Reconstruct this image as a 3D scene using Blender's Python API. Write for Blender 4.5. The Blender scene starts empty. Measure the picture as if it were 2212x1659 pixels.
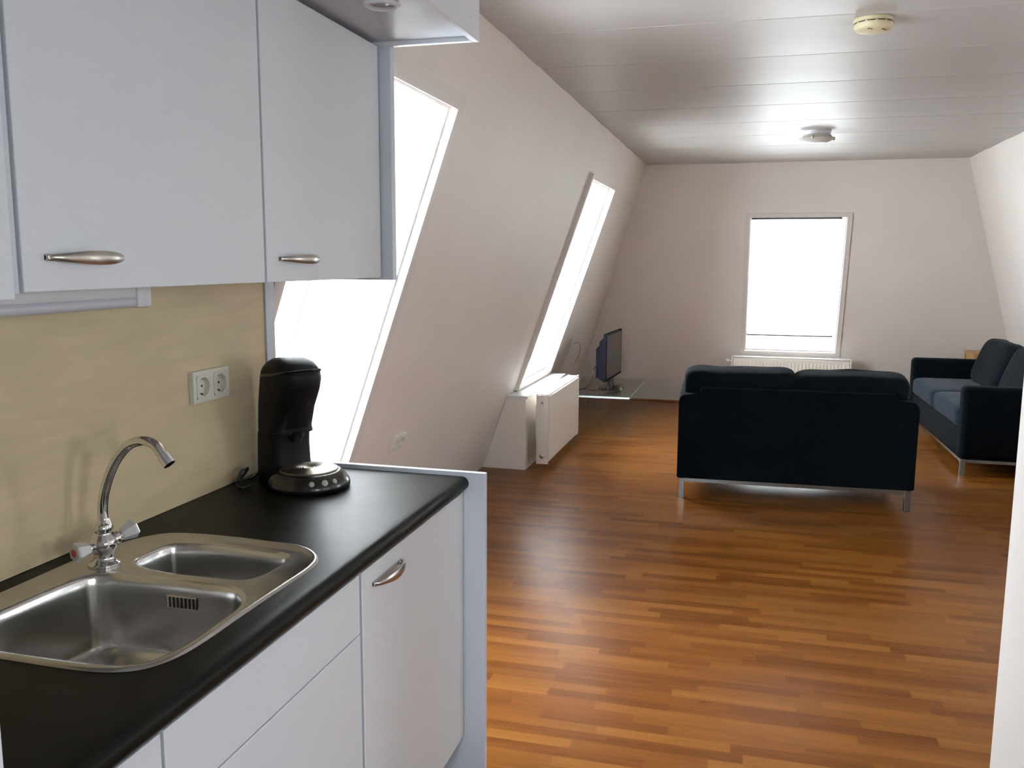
import bpy, bmesh, math, random
from mathutils import Vector, Matrix
random.seed(7)
SC = bpy.context.scene
COL = SC.collection
PI = math.pi

# ------------------------------------------------------------------ camera
F_PX = 1888.85
R_ = Vector((0.96477923, 0.26301451, 0.00493951))
D_ = Vector((0.04150958, -0.13366826, -0.99015643))
F_ = Vector((-0.25976525, 0.95548737, -0.13987798))
cd = bpy.data.cameras.new('camera')
cam = bpy.data.objects.new('camera', cd)
COL.objects.link(cam)
cd.sensor_fit = 'HORIZONTAL'
cd.sensor_width = 36.0
cd.lens = 36.0 * F_PX / 2212.0
cd.clip_start = 0.02
m = Matrix.Identity(4)
for i in range(3):
    m[i][0] = R_[i]; m[i][1] = -D_[i]; m[i][2] = -F_[i]
m[0][3], m[1][3], m[2][3] = 0.0, 0.0, 1.5
cam.matrix_world = m
SC.camera = cam

# ------------------------------------------------------------------ light / exposure
SKY = 39.0
w = bpy.data.worlds.new('overcast_sky')
SC.world = w
w.use_nodes = True
nt = w.node_tree
nt.nodes.clear()
out = nt.nodes.new('ShaderNodeOutputWorld')
bg = nt.nodes.new('ShaderNodeBackground')
tc = nt.nodes.new('ShaderNodeTexCoord')
sp = nt.nodes.new('ShaderNodeSeparateXYZ')
cr = nt.nodes.new('ShaderNodeValToRGB')
cr.color_ramp.elements[0].position = 0.0
cr.color_ramp.elements[0].color = (0.60, 0.64, 0.66, 1)
cr.color_ramp.elements[1].position = 0.62
cr.color_ramp.elements[1].color = (0.83, 0.92, 1.0, 1)
mr = nt.nodes.new('ShaderNodeMapRange')
mr.inputs[1].default_value = -1; mr.inputs[2].default_value = 1
nt.links.new(tc.outputs['Generated'], sp.inputs[0])
nt.links.new(sp.outputs['Z'], mr.inputs[0])
nt.links.new(mr.outputs[0], cr.inputs[0])
nt.links.new(cr.outputs[0], bg.inputs[0])
bg.inputs[1].default_value = SKY
nt.links.new(bg.outputs[0], out.inputs[0])
SC.view_settings.view_transform = 'Standard'
SC.view_settings.look = 'None'
SC.view_settings.gamma = 1.0
SC.view_settings.use_curve_mapping = False
SC.view_settings.exposure = 0.0


def portal(center, normal, up, sx, sy):
    """sampling portal for the sky, lying in a window opening"""
    l = bpy.data.lights.new('sky_portal', 'AREA')
    l.shape = 'RECTANGLE'; l.size = sx; l.size_y = sy
    l.cycles.is_portal = True
    o = bpy.data.objects.new('sky_portal', l)
    n = Vector(normal).normalized(); u = Vector(up); u = (u - n * u.dot(n)).normalized()
    x = u.cross(-n) * -1
    z = -n
    x = u.cross(z)
    mm = Matrix.Identity(4)
    for i in range(3):
        mm[i][0] = x[i]; mm[i][1] = u[i]; mm[i][2] = z[i]; mm[i][3] = center[i]
    o.matrix_world = mm
    COL.objects.link(o)


# ------------------------------------------------------------------ room constants
ZC = 2.41                      # ceiling
XF, XC = -1.85, -1.015         # left slope at floor / ceiling
SL = (XC - XF) / ZC            # .346
YB, SB = 9.45, 0.353           # back slope at floor, lean
XR, SR = 2.62, 0.346           # right slope
XW = -1.337                    # kitchen wall
YE = 2.255                     # end of kitchen wall


# ------------------------------------------------------------------ materials
def new_mat(name):
    mt = bpy.data.materials.new(name)
    mt.use_nodes = True
    b = mt.node_tree.nodes['Principled BSDF']
    return mt, mt.node_tree, b


def mat(name, col, rough=0.5, metal=0.0, spec=0.5, bump=None, var=0.0, vscale=6.0, coat=0.0, sheen=0.0, stretch=(1, 1, 1)):
    mt, t, b = new_mat(name)
    b.inputs['Base Color'].default_value = (*col, 1)
    b.inputs['Roughness'].default_value = rough
    b.inputs['Metallic'].default_value = metal
    b.inputs['Specular IOR Level'].default_value = spec
    if coat:
        b.inputs['Coat Weight'].default_value = coat
        b.inputs['Coat Roughness'].default_value = rough * 0.9
    if sheen:
        b.inputs['Sheen Weight'].default_value = sheen
        b.inputs['Sheen Roughness'].default_value = 0.5
    co = t.nodes.new('ShaderNodeTexCoord')
    mp = t.nodes.new('ShaderNodeMapping')
    mp.inputs['Scale'].default_value = stretch
    t.links.new(co.outputs['Object'], mp.inputs[0])
    if var:
        n = t.nodes.new('ShaderNodeTexNoise')
        n.inputs['Scale'].default_value = vscale
        n.inputs['Detail'].default_value = 4
        t.links.new(mp.outputs[0], n.inputs['Vector'])
        r = t.nodes.new('ShaderNodeMapRange')
        r.inputs[1].default_value = 0.3; r.inputs[2].default_value = 0.7
        r.inputs[3].default_value = 1 - var; r.inputs[4].default_value = 1 + var
        t.links.new(n.outputs[0], r.inputs[0])
        mx = t.nodes.new('ShaderNodeVectorMath'); mx.operation = 'SCALE'
        mx.inputs[0].default_value = col
        t.links.new(r.outputs[0], mx.inputs['Scale'])
        t.links.new(mx.outputs[0], b.inputs['Base Color'])
    if bump:
        n2 = t.nodes.new('ShaderNodeTexNoise')
        n2.inputs['Scale'].default_value = bump[0]
        n2.inputs['Detail'].default_value = 3
        t.links.new(mp.outputs[0], n2.inputs['Vector'])
        bp = t.nodes.new('ShaderNodeBump')
        bp.inputs['Strength'].default_value = bump[1]
        bp.inputs['Distance'].default_value = bump[2]
        t.links.new(n2.outputs[0], bp.inputs['Height'])
        t.links.new(bp.outputs[0], b.inputs['Normal'])
    return mt


WALL = mat('painted_wall', (0.745, 0.685, 0.638), 0.5, spec=0.35, var=0.02, vscale=2.5, bump=(3.0, 0.15, 0.004))
CEIL = mat('ceiling_boards', (0.475, 0.452, 0.432), 0.45, spec=1.0, coat=0.35, var=0.02, vscale=3, stretch=(0.4, 1, 1))
KWALL = mat('kitchen_wall_paint', (0.74, 0.74, 0.74), 0.6)
TRIM = mat('white_trim', (0.78, 0.76, 0.74), 0.35)
CASING = mat('painted_casing', (0.69, 0.635, 0.598), 0.45, spec=0.35)
BLINDHW = mat('grey_blind_fittings', (0.012, 0.0125, 0.012), 0.6, spec=0.2)
MELA = mat('white_melamine', (0.705, 0.73, 0.765), 0.38, spec=0.4, var=0.01, vscale=120)
MELA_EDGE = mat('melamine_edge', (0.58, 0.62, 0.68), 0.4)
GASKET = mat('door_gap_strip', (0.42, 0.45, 0.50), 0.5)
BEIGE = mat('birch_laminate', (0.62, 0.50, 0.31), 0.45, spec=0.4, var=0.07, vscale=5, stretch=(3, 1, 6), bump=(240, 0.05, 0.001))
STEEL = mat('brushed_steel', (0.55, 0.535, 0.51), 0.24, metal=1.0, bump=(220, 0.04, 0.0006), stretch=(1, 12, 1))
STEEL_BOWL = mat('polished_steel', (0.66, 0.655, 0.64), 0.22, metal=1.0)
CHROME = mat('chrome', (0.72, 0.71, 0.69), 0.07, metal=1.0)
NICKEL = mat('brushed_nickel', (0.50, 0.47, 0.43), 0.3, metal=1.0)
SILVER = mat('satin_aluminium', (0.30, 0.33, 0.34), 0.25, metal=1.0)
CREAM = mat('cream_plastic', (0.70, 0.68, 0.58), 0.4)
OLDPL = mat('yellowed_plastic', (0.66, 0.585, 0.37), 0.45)
DARKHOLE = mat('dark_slot', (0.02, 0.02, 0.018), 0.6)
SLOTGREY = mat('socket_recess', (0.34, 0.33, 0.27), 0.5)
WHITEPL = mat('white_plastic', (0.74, 0.74, 0.76), 0.35)
OPAL = mat('opal_glass', (0.62, 0.60, 0.55), 0.22, coat=0.3)
RADI = mat('radiator_enamel', (0.86, 0.80, 0.72), 0.33)
BLACKPL = mat('black_gloss_plastic', (0.012, 0.011, 0.010), 0.22, coat=0.3)
BLACKSAT = mat('black_satin_plastic', (0.006, 0.006, 0.0065), 0.5, spec=0.25, bump=(400, 0.1, 0.0006))
RUBBER = mat('black_cable', (0.012, 0.012, 0.012), 0.5)
TVSCREEN = mat('tv_screen', (0.012, 0.011, 0.010), 0.17, spec=0.35)
TVBODY = mat('tv_casing', (0.006, 0.006, 0.010), 0.75, spec=0.06)
FABRIC = mat('navy_fabric', (0.0024, 0.0045, 0.0065), 0.95, spec=0.06, sheen=0.02, var=0.2, vscale=18, bump=(260, 0.35, 0.002))
CUSH = mat('navy_cushion_fabric', (0.0036, 0.0062, 0.0090), 0.95, spec=0.06, sheen=0.05, var=0.2, vscale=14, bump=(7, 0.5, 0.02))
SEATF = mat('slate_blue_seat_fabric', (0.0095, 0.0180, 0.0310), 0.9, spec=0.06, sheen=0.08, var=0.2, vscale=14, bump=(9, 0.5, 0.015))
WOODT = mat('side_table_wood', (0.42, 0.24, 0.085), 0.45, var=0.12, vscale=8, stretch=(1, 8, 1))
RED = mat('red_dot', (0.45, 0.03, 0.02), 0.4)
BLUE = mat('blue_dot', (0.03, 0.08, 0.45), 0.4)
DISC = mat('coffee_tray_metal', (0.30, 0.27, 0.23), 0.34, metal=1.0)
BUTTON = mat('coffee_button', (0.50, 0.50, 0.46), 0.3)
BROWNP = mat('brown_print', (0.18, 0.11, 0.05), 0.6)
MARK = mat('pale_print', (0.38, 0.36, 0.32), 0.5)


def worktop_mat():
    mt, t, b = new_mat('charcoal_worktop')
    co = t.nodes.new('ShaderNodeTexCoord')
    n = t.nodes.new('ShaderNodeTexNoise'); n.inputs['Scale'].default_value = 9; n.inputs['Detail'].default_value = 6
    t.links.new(co.outputs['Object'], n.inputs['Vector'])
    c = t.nodes.new('ShaderNodeValToRGB')
    c.color_ramp.elements[0].position = 0.3; c.color_ramp.elements[0].color = (0.0065, 0.0068, 0.0050, 1)
    c.color_ramp.elements[1].position = 0.75; c.color_ramp.elements[1].color = (0.012, 0.0125, 0.0100, 1)
    t.links.new(n.outputs[0], c.inputs[0]); t.links.new(c.outputs[0], b.inputs['Base Color'])
    b.inputs['Roughness'].default_value = 0.38
    b.inputs['Specular IOR Level'].default_value = 0.10
    n2 = t.nodes.new('ShaderNodeTexNoise'); n2.inputs['Scale'].default_value = 350
    t.links.new(co.outputs['Object'], n2.inputs['Vector'])
    bp = t.nodes.new('ShaderNodeBump'); bp.inputs['Strength'].default_value = 0.12; bp.inputs['Distance'].default_value = 0.001
    t.links.new(n2.outputs[0], bp.inputs['Height']); t.links.new(bp.outputs[0], b.inputs['Normal'])
    return mt


WORKTOP = worktop_mat()


def floor_mat():
    mt, t, b = new_mat('strip_laminate')
    N = t.nodes.new; L = t.links.new
    co = N('ShaderNodeTexCoord'); s = N('ShaderNodeSeparateXYZ')
    mp = N('ShaderNodeMapping')
    mp.inputs['Rotation'].default_value = (0, 0, math.radians(-0.6))
    L(co.outputs['Object'], mp.inputs[0]); L(mp.outputs[0], s.inputs[0])

    def mth(op, a, bb=None, c=None):
        n = N('ShaderNodeMath'); n.operation = op
        for i, v in enumerate((a, bb, c)):
            if v is None: continue
            if isinstance(v, (int, float)): n.inputs[i].default_value = v
            else: L(v, n.inputs[i])
        return n.outputs[0]
    ROW, LEN = 0.052, 0.42
    yr = mth('DIVIDE', s.outputs['Y'], ROW)
    row = mth('FLOOR', yr)
    wn = N('ShaderNodeTexWhiteNoise'); wn.noise_dimensions = '1D'
    L(row, wn.inputs['W'])
    xs = mth('ADD', mth('DIVIDE', s.outputs['X'], LEN), mth('MULTIPLY', wn.outputs['Value'], 7.3))
    colm = mth('FLOOR', xs)
    cmb = N('ShaderNodeCombineXYZ'); L(row, cmb.inputs[0]); L(colm, cmb.inputs[1])
    wn2 = N('ShaderNodeTexWhiteNoise'); wn2.noise_dimensions = '2D'; L(cmb.outputs[0], wn2.inputs['Vector'])
    # grain
    gv = N('ShaderNodeCombineXYZ')
    L(mth('ADD', mth('MULTIPLY', s.outputs['X'], 2.2), mth('MULTIPLY', wn2.outputs['Value'], 37.0)), gv.inputs[0])
    L(mth('MULTIPLY', s.outputs['Y'], 46.0), gv.inputs[1])
    L(mth('MULTIPLY', row, 3.1), gv.inputs[2])
    gn = N('ShaderNodeTexNoise'); gn.inputs['Scale'].default_value = 1.0; gn.inputs['Detail'].default_value = 5
    gn.inputs['Distortion'].default_value = 0.6
    L(gv.outputs[0], gn.inputs['Vector'])
    val = mth('ADD', mth('ADD', mth('MULTIPLY', wn2.outputs['Value'], 0.50), 0.10), mth('MULTIPLY', mth('SUBTRACT', gn.outputs[0], 0.5), 0.6))
    # knots
    kn = N('ShaderNodeTexNoise'); kn.inputs['Scale'].default_value = 1.0; kn.inputs['Detail'].default_value = 2
    kv = N('ShaderNodeCombineXYZ'); L(mth('MULTIPLY', s.outputs['X'], 5.0), kv.inputs[0]); L(mth('MULTIPLY', s.outputs['Y'], 26.0), kv.inputs[1])
    L(kv.outputs[0], kn.inputs['Vector'])
    knot = mth('MULTIPLY', mth('GREATER_THAN', kn.outputs[0], 0.74), 0.35)
    val = mth('SUBTRACT', val, knot)
    rp = N('ShaderNodeValToRGB')
    e = rp.color_ramp.elements
    e[0].position = -0.0; e[0].color = (0.092, 0.0265, 0.0036, 1)
    e[1].position = 0.75; e[1].color = (0.232, 0.092, 0.0165, 1)
    k = e.new(0.22); k.color = (0.146, 0.047, 0.0068, 1)
    L(val, rp.inputs[0])
    # seams
    fr = mth('FRACT', yr); fx = mth('FRACT', xs)
    seam = mth('MAXIMUM', mth('LESS_THAN', fr, 0.03), mth('LESS_THAN', fx, 0.005))
    mx = N('ShaderNodeMix'); mx.data_type = 'RGBA'
    mx.inputs['B'].default_value = (0.16, 0.05, 0.012, 1)
    L(mth('MULTIPLY', seam, 0.35), mx.inputs['Factor'])
    L(rp.outputs[0], mx.inputs['A'])
    L(mx.outputs['Result'], b.inputs['Base Color'])
    b.inputs['Roughness'].default_value = 0.3
    b.inputs['Specular IOR Level'].default_value = 0.13
    bp = N('ShaderNodeBump'); bp.inputs['Strength'].default_value = 0.03; bp.inputs['Distance'].default_value = 0.002
    L(gn.outputs[0], bp.inputs['Height']); L(bp.outputs[0], b.inputs['Normal'])
    return mt


FLOOR = floor_mat()


def glass_mat(name, tint=(1, 1, 1), refl=0.06, rough=0.0, grazing=True):
    mt = bpy.data.materials.new(name); mt.use_nodes = True
    t = mt.node_tree; t.nodes.clear()
    o = t.nodes.new('ShaderNodeOutputMaterial')
    tr = t.nodes.new('ShaderNodeBsdfTransparent'); tr.inputs[0].default_value = (*tint, 1)
    g = t.nodes.new('ShaderNodeBsdfGlossy'); g.inputs['Roughness'].default_value = rough
    fr = t.nodes.new('ShaderNodeFresnel')
    ge = t.nodes.new('ShaderNodeNewGeometry')      # same air-to-glass reflectance on both faces of the sheet
    io = t.nodes.new('ShaderNodeMapRange'); io.inputs[3].default_value = 1.45; io.inputs[4].default_value = 1 / 1.45
    t.links.new(ge.outputs['Backfacing'], io.inputs[0]); t.links.new(io.outputs[0], fr.inputs[0])
    mx = t.nodes.new('ShaderNodeMixShader')
    t.links.new(fr.outputs[0], mx.inputs[0])
    t.links.new(tr.outputs[0], mx.inputs[1]); t.links.new(g.outputs[0], mx.inputs[2])
    t.links.new(mx.outputs[0], o.inputs[0])
    return mt


PANE = glass_mat('window_glass')
TGLASS = glass_mat('table_glass', (0.955, 0.985, 0.97))
TEDGE = mat('green_glass_edge', (0.30, 0.46, 0.42), 0.1, spec=0.8)


def blind_mat():
    mt = bpy.data.materials.new('roller_blind_cloth'); mt.use_nodes = True
    t = mt.node_tree; t.nodes.clear()
    o = t.nodes.new('ShaderNodeOutputMaterial')
    tl = t.nodes.new('ShaderNodeBsdfTranslucent'); tl.inputs[0].default_value = (0.97, 0.97, 0.95, 1)
    df = t.nodes.new('ShaderNodeBsdfDiffuse'); df.inputs[0].default_value = (0.85, 0.85, 0.83, 1)
    mx = t.nodes.new('ShaderNodeMixShader'); mx.inputs[0].default_value = 0.15
    wv = t.nodes.new('ShaderNodeTexNoise'); wv.inputs['Scale'].default_value = 300
    bp = t.nodes.new('ShaderNodeBump'); bp.inputs['Strength'].default_value = 0.1; bp.inputs['Distance'].default_value = 0.001
    t.links.new(wv.outputs[0], bp.inputs['Height']); t.links.new(bp.outputs[0], df.inputs['Normal'])
    t.links.new(tl.outputs[0], mx.inputs[1]); t.links.new(df.outputs[0], mx.inputs[2])
    t.links.new(mx.outputs[0], o.inputs[0])
    return mt


BLIND = blind_mat()


# ------------------------------------------------------------------ mesh helpers
def obj(name, bm, material, parent=None, smooth=False, loc=None, rot=None):
    bmesh.ops.recalc_face_normals(bm, faces=bm.faces[:])
    me = bpy.data.meshes.new(name)
    bm.to_mesh(me); bm.free()
    me.materials.append(material)
    if smooth:
        for p in me.polygons: p.use_smooth = True
        try: me.set_sharp_from_angle(angle=math.radians(smooth if smooth is not True else 40))
        except Exception: pass
    o = bpy.data.objects.new(name, me)
    COL.objects.link(o)
    if parent: o.parent = parent
    if loc: o.location = loc
    if rot: o.rotation_euler = rot
    return o


def thing(name, label, cat, loc=(0, 0, 0), rotz=0.0, group=None):
    o = bpy.data.objects.new(name, None)
    o.empty_display_size = 0.05
    COL.objects.link(o)
    o.location = loc; o.rotation_euler = (0, 0, rotz)
    return tag(o, label, cat, group)


def tag(o, label, cat, group=None):
    o['label'] = label; o['category'] = cat
    if group: o['group'] = group
    return o


def struct(name, bm, material, parent=None, smooth=False):
    o = obj(name, bm, material, parent, smooth)
    if parent is None: o['kind'] = 'structure'
    return o


def box(bm, x0, x1, y0, y1, z0, z1, bev=0.0, seg=2):
    vs = [bm.verts.new((x, y, z)) for x in (x0, x1) for y in (y0, y1) for z in (z0, z1)]
    idx = [(0, 1, 3, 2), (4, 6, 7, 5), (0, 4, 5, 1), (2, 3, 7, 6), (0, 2, 6, 4), (1, 5, 7, 3)]
    fs = [bm.faces.new([vs[i] for i in f]) for f in idx]
    if bev:
        es = list({e for f in fs for e in f.edges})
        bmesh.ops.bevel(bm, geom=es, offset=bev, segments=seg, profile=0.5, affect='EDGES', clamp_overlap=True)
    return bm


def bx(*a, **k):
    return box(bmesh.new(), *a, **k)


def prism(bm, pts, axis, a, b):
    """extrude a polygon of 2-D points along an axis ('x','y','z') from a to b"""
    def mk(p, t):
        if axis == 'x': return (t, p[0], p[1])
        if axis == 'y': return (p[0], t, p[1])
        return (p[0], p[1], t)
    v0 = [bm.verts.new(mk(p, a)) for p in pts]
    v1 = [bm.verts.new(mk(p, b)) for p in pts]
    n = len(pts)
    bm.faces.new(v0[::-1]); bm.faces.new(v1)
    for i in range(n):
        j = (i + 1) % n
        bm.faces.new((v0[i], v0[j], v1[j], v1[i]))
    return bm


def loft(bm, rings, cap=True, closed=False):
    vr = [[bm.verts.new(p) for p in r] for r in rings]
    n = len(vr[0])
    for a, b in zip(vr[:-1], vr[1:]):
        for i in range(n):
            j = (i + 1) % n
            bm.faces.new((a[i], a[j], b[j], b[i]))
    if closed:
        a, b = vr[-1], vr[0]
        for i in range(n):
            j = (i + 1) % n
            bm.faces.new((a[i], a[j], b[j], b[i]))
    elif cap:
        bm.faces.new(vr[0][::-1]); bm.faces.new(vr[-1])
    return bm


def lathe(bm, prof, c=(0, 0, 0), n=40, axis='z', cap=True):
    rings = []
    for r, h in prof:
        ring = []
        for k in range(n):
            a = 2 * PI * k / n
            p = (r * math.cos(a), r * math.sin(a), h)
            if axis == 'x': p = (p[2], p[0], p[1])
            elif axis == 'y': p = (p[0], p[2], p[1])
            ring.append((c[0] + p[0], c[1] + p[1], c[2] + p[2]))
        rings.append(ring)
    return loft(bm, rings, cap)


def catmull(pts, sub=6, closed=False):
    P = [Vector(p) for p in pts]
    n = len(P); res = []
    rng = range(n) if closed else range(n - 1)
    for i in rng:
        if closed:
            p0, p1, p2, p3 = P[(i - 1) % n], P[i], P[(i + 1) % n], P[(i + 2) % n]
        else:
            p0, p1, p2, p3 = P[max(i - 1, 0)], P[i], P[i + 1], P[min(i + 2, n - 1)]
        for s in range(sub):
            t = s / sub
            res.append(0.5 * ((2 * p1) + (p2 - p0) * t + (2 * p0 - 5 * p1 + 4 * p2 - p3) * t * t + (3 * p1 - p0 - 3 * p2 + p3) * t ** 3))
    if not closed: res.append(P[-1].copy())
    return res


def tube(bm, pts, r, n=12, smooth_sub=6):
    P = catmull(pts, smooth_sub) if smooth_sub else [Vector(p) for p in pts]
    rings = []
    up = Vector((0, 0, 1))
    t0 = (P[1] - P[0]).normalized()
    u = t0.orthogonal().normalized()
    for i, p in enumerate(P):
        t = (P[min(i + 1, len(P) - 1)] - P[max(i - 1, 0)]).normalized()
        u = (u - t * u.dot(t)).normalized()
        v = t.cross(u)
        rr = r[min(int(i / max(1, len(P) - 1) * len(r)), len(r) - 1)] if isinstance(r, (list, tuple)) else r
        rings.append([p + u * rr * math.cos(2 * PI * k / n) + v * rr * math.sin(2 * PI * k / n) for k in range(n)])
    return loft(bm, rings)


def superell(bm, cx, cy, cz, a, b, c, e1=0.45, e2=0.25, nu=48, nv=24, sag=0.0):
    """pillow / upholstered block: superellipsoid"""
    def sg(v, e): return math.copysign(abs(v) ** e, v)
    rings = []
    for j in range(1, nv):
        ph = -PI / 2 + PI * j / nv
        ring = []
        for i in range(nu):
            th = 2 * PI * i / nu
            x = a * sg(math.cos(ph), e1) * sg(math.cos(th), e2)
            y = b * sg(math.cos(ph), e1) * sg(math.sin(th), e2)
            z = c * sg(math.sin(ph), e1)
            ring.append((cx + x, cy + y, cz + z))
        rings.append(ring)
    return loft(bm, rings)


def panel_holes(O, U, V, N, us, vs, u_rng, v_rng, holes, th, name, material, front=0.0):
    """slab with rectangular holes; O origin, U,V in-plane unit vectors, N into the room"""
    O, U, V, N = Vector(O), Vector(U), Vector(V), Vector(N)
    us = sorted(set([u_rng[0], u_rng[1]] + [h[0] for h in holes] + [h[1] for h in holes] + list(us)))
    vs = sorted(set([v_rng[0], v_rng[1]] + [h[2] for h in holes] + [h[3] for h in holes] + list(vs)))
    bm = bmesh.new()
    cache = {}

    def V3(i, j, k):
        key = (i, j, k)
        if key not in cache:
            cache[key] = bm.verts.new(O + U * us[i] + V * vs[j] + N * (front if k == 0 else front - th))
        return cache[key]

    def solid(i, j):
        if i < 0 or j < 0 or i >= len(us) - 1 or j >= len(vs) - 1: return False
        cu = (us[i] + us[i + 1]) / 2; cv = (vs[j] + vs[j + 1]) / 2
        return not any(h[0] < cu < h[1] and h[2] < cv < h[3] for h in holes)
    for i in range(len(us) - 1):
        for j in range(len(vs) - 1):
            if not solid(i, j): continue
            bm.faces.new((V3(i, j, 0), V3(i + 1, j, 0), V3(i + 1, j + 1, 0), V3(i, j + 1, 0)))
            bm.faces.new((V3(i, j, 1), V3(i, j + 1, 1), V3(i + 1, j + 1, 1), V3(i + 1, j, 1)))
            for (di, dj, a, b) in ((-1, 0, (i, j), (i, j + 1)), (1, 0, (i + 1, j), (i + 1, j + 1)), (0, -1, (i, j), (i + 1, j)), (0, 1, (i, j + 1), (i + 1, j + 1))):
                if not solid(i + di, j + dj):
                    bm.faces.new((V3(*a, 0), V3(*b, 0), V3(*b, 1), V3(*a, 1)))
    return bm


# ------------------------------------------------------------------ room shell
nl = math.hypot(1, SL)
UL, VL, NL = Vector((0, 1, 0)), Vector((SL, 0, 1)) / nl, Vector((1, 0, -SL)) / nl
nb = math.hypot(1, SB)
UB, VB, NB = Vector((1, 0, 0)), Vector((0, -SB, 1)) / nb, Vector((0, -1, -SB)) / nb
nr = math.hypot(1, SR)
UR, VR, NR = Vector((0, 1, 0)), Vector((-SR, 0, 1)) / nr, Vector((-1, 0, -SR)) / nr


def vl(z): return z * nl


W1 = (2.35, 3.30, vl(0.56), vl(2.08))
W2 = (6.205, 7.215, vl(0.585), vl(2.078))
W3 = (-0.045, 0.835, 0.60 * nb, 1.918 * nb)
WR = (-1.10, -0.60, 1.2 * nr, 2.0 * nr)  # right-slope window out of view, added for daylight in the kitchen
WR2 = (0.08, 0.50, 1.2 * nr, 1.75 * nr)  # also unseen, placed and sized for its light on the cabinet doors
TH = 0.24
WR3 = (3.52, 3.88, 1.0 * nr, 1.62 * nr)  # unseen window added to brighten the ledge and far walls
THD = 0.46                     # deep roof build-up of the left and far slopes
OL, OB, OR = (XF, 0, 0), (0, YB, 0), (XR, 0, 0)
struct('floor', bx(-2.4, 3.2, -2.4, 10.2, -0.12, 0.0), FLOOR)
# ceiling: boards running across the room, each with a shallow crown between V-grooves
bm = bmesh.new()
prof = []
y = 3.61 - 0.636 * 10
BW = 0.636
while y < 9.0:
    prof += [(y, ZC + 0.007), (y + 0.005, ZC + 0.0005)]
    for k in range(1, 8):
        s = k / 8
        prof.append((y + 0.005 + (BW - 0.01) * s, ZC - 0.0025 * math.sin(PI * s) + 0.0010 * math.sin(2 * PI * s)))
    prof.append((y + BW - 0.005, ZC + 0.0005))
    y += BW
lo = [[(x, p[0], p[1]) for p in prof] for x in (-2.4, 3.2)]
va = [[bm.verts.new(p) for p in r] for r in lo]
vb = [[bm.verts.new((p[0], p[1], ZC + 0.15)) for p in (r[0], r[-1])] for r in lo]
for i in range(len(prof) - 1):
    bm.faces.new((va[0][i], va[0][i + 1], va[1][i + 1], va[1][i]))
bm.faces.new((vb[0][0], vb[0][1], vb[1][1], vb[1][0]))
bm.faces.new((va[0][0], va[1][0], vb[1][0], vb[0][0])); bm.faces.new((va[0][-1], va[1][-1], vb[1][1], vb[0][1]))
bm.faces.new([*va[0], vb[0][1], vb[0][0]]); bm.faces.new([*va[1], vb[1][1], vb[1][0]])
struct('ceiling', bm, CEIL, smooth=20)
struct('wall_left', panel_holes(OL, UL, VL, NL, [], [], (YE - 0.005, 10.1), (-0.03, vl(ZC) + 0.02), [W1, W2], THD, '', None), WALL)
struct('wall_back', panel_holes(OB, UB, VB, NB, [], [], (-2.3, 3.1), (-0.03, ZC * nb + 0.02), [W3], THD, '', None), WALL)
struct('wall_right', panel_holes(OR, UR, VR, NR, [], [], (-2.2, 10.1), (-0.03, ZC * nr + 0.02), [WR, WR2, WR3], TH, '', None), WALL)
struct('wall_rear', panel_holes((0, -2.0, 0), (1, 0, 0), (0, 0, 1), (0, 1, 0), [], [], (-2.3, 3.1), (-0.03, ZC + 0.1), [(-0.50, 0.12, 1.30, 2.15)], TH, '', None), WALL)
struct('wall_kitchen', bx(-1.95, XW, -2.1, YE, -0.02, ZC + 0.05), KWALL)
struct('wall_corridor', bx(0.428, 0.53, 1.16, 1.56, -0.01, ZC + 0.02), WALL)


def window(idx, O, U, V, N, h, cas=0.06, proud=0.014, depth=0.13, has_casing=True, th=TH):
    """casing, lining bead, sash and pane in the slab's own plane"""
    O, U, V, N = Vector(O), Vector(U), Vector(V), Vector(N)
    root = bpy.data.objects.new('window_%d' % idx, None); COL.objects.link(root)
    root['kind'] = 'structure'
    u0, u1, v0, v1 = h
    if has_casing:
        bm = panel_holes(O, U, V, N, [], [], (u0 - cas, u1 + cas), (v0 - cas, v1 + cas), [(u0 + 0.002, u1 - 0.002, v0 + 0.002, v1 - 0.002)], proud + 0.004, '', None, front=proud)
        obj('casing', bm, CASING, root)
    b = 0.012
    bm = panel_holes(O, U, V, N, [], [], (u0 - 0.001, u1 + 0.001), (v0 - 0.001, v1 + 0.001), [(u0 + b, u1 - b, v0 + b, v1 - b)], depth - 0.0222, '', None, front=-0.022)
    obj('lining', bm, TRIM, root)
    f = 0.045
    bm = panel_holes(O, U, V, N, [], [], (u0, u1), (v0, v1), [(u0 + f, u1 - f, v0 + f, v1 - f)], 0.05, '', None, front=-depth)
    obj('sash', bm, TRIM, root)
    bm = bmesh.new()
    qs = [(u0 + f - .005, v0 + f - .005), (u1 - f + .005, v0 + f - .005), (u1 - f + .005, v1 - f + .005), (u0 + f - .005, v1 - f + .005)]
    a_ = [bm.verts.new(O + U * p[0] + V * p[1] - N * (depth + 0.02)) for p in qs]
    b_ = [bm.verts.new(O + U * p[0] + V * p[1] - N * (depth + 0.026)) for p in qs]
    bm.faces.new(a_); bm.faces.new(b_)
    for i in range(4): bm.faces.new((a_[i], a_[(i + 1) % 4], b_[(i + 1) % 4], b_[i]))
    obj('pane', bm, PANE, root)
    c = O + U * (u0 + u1) / 2 + V * (v0 + v1) / 2 - N * (th + 0.01)
    portal(c, N, V, u1 - u0, v1 - v0)
    return root


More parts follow.
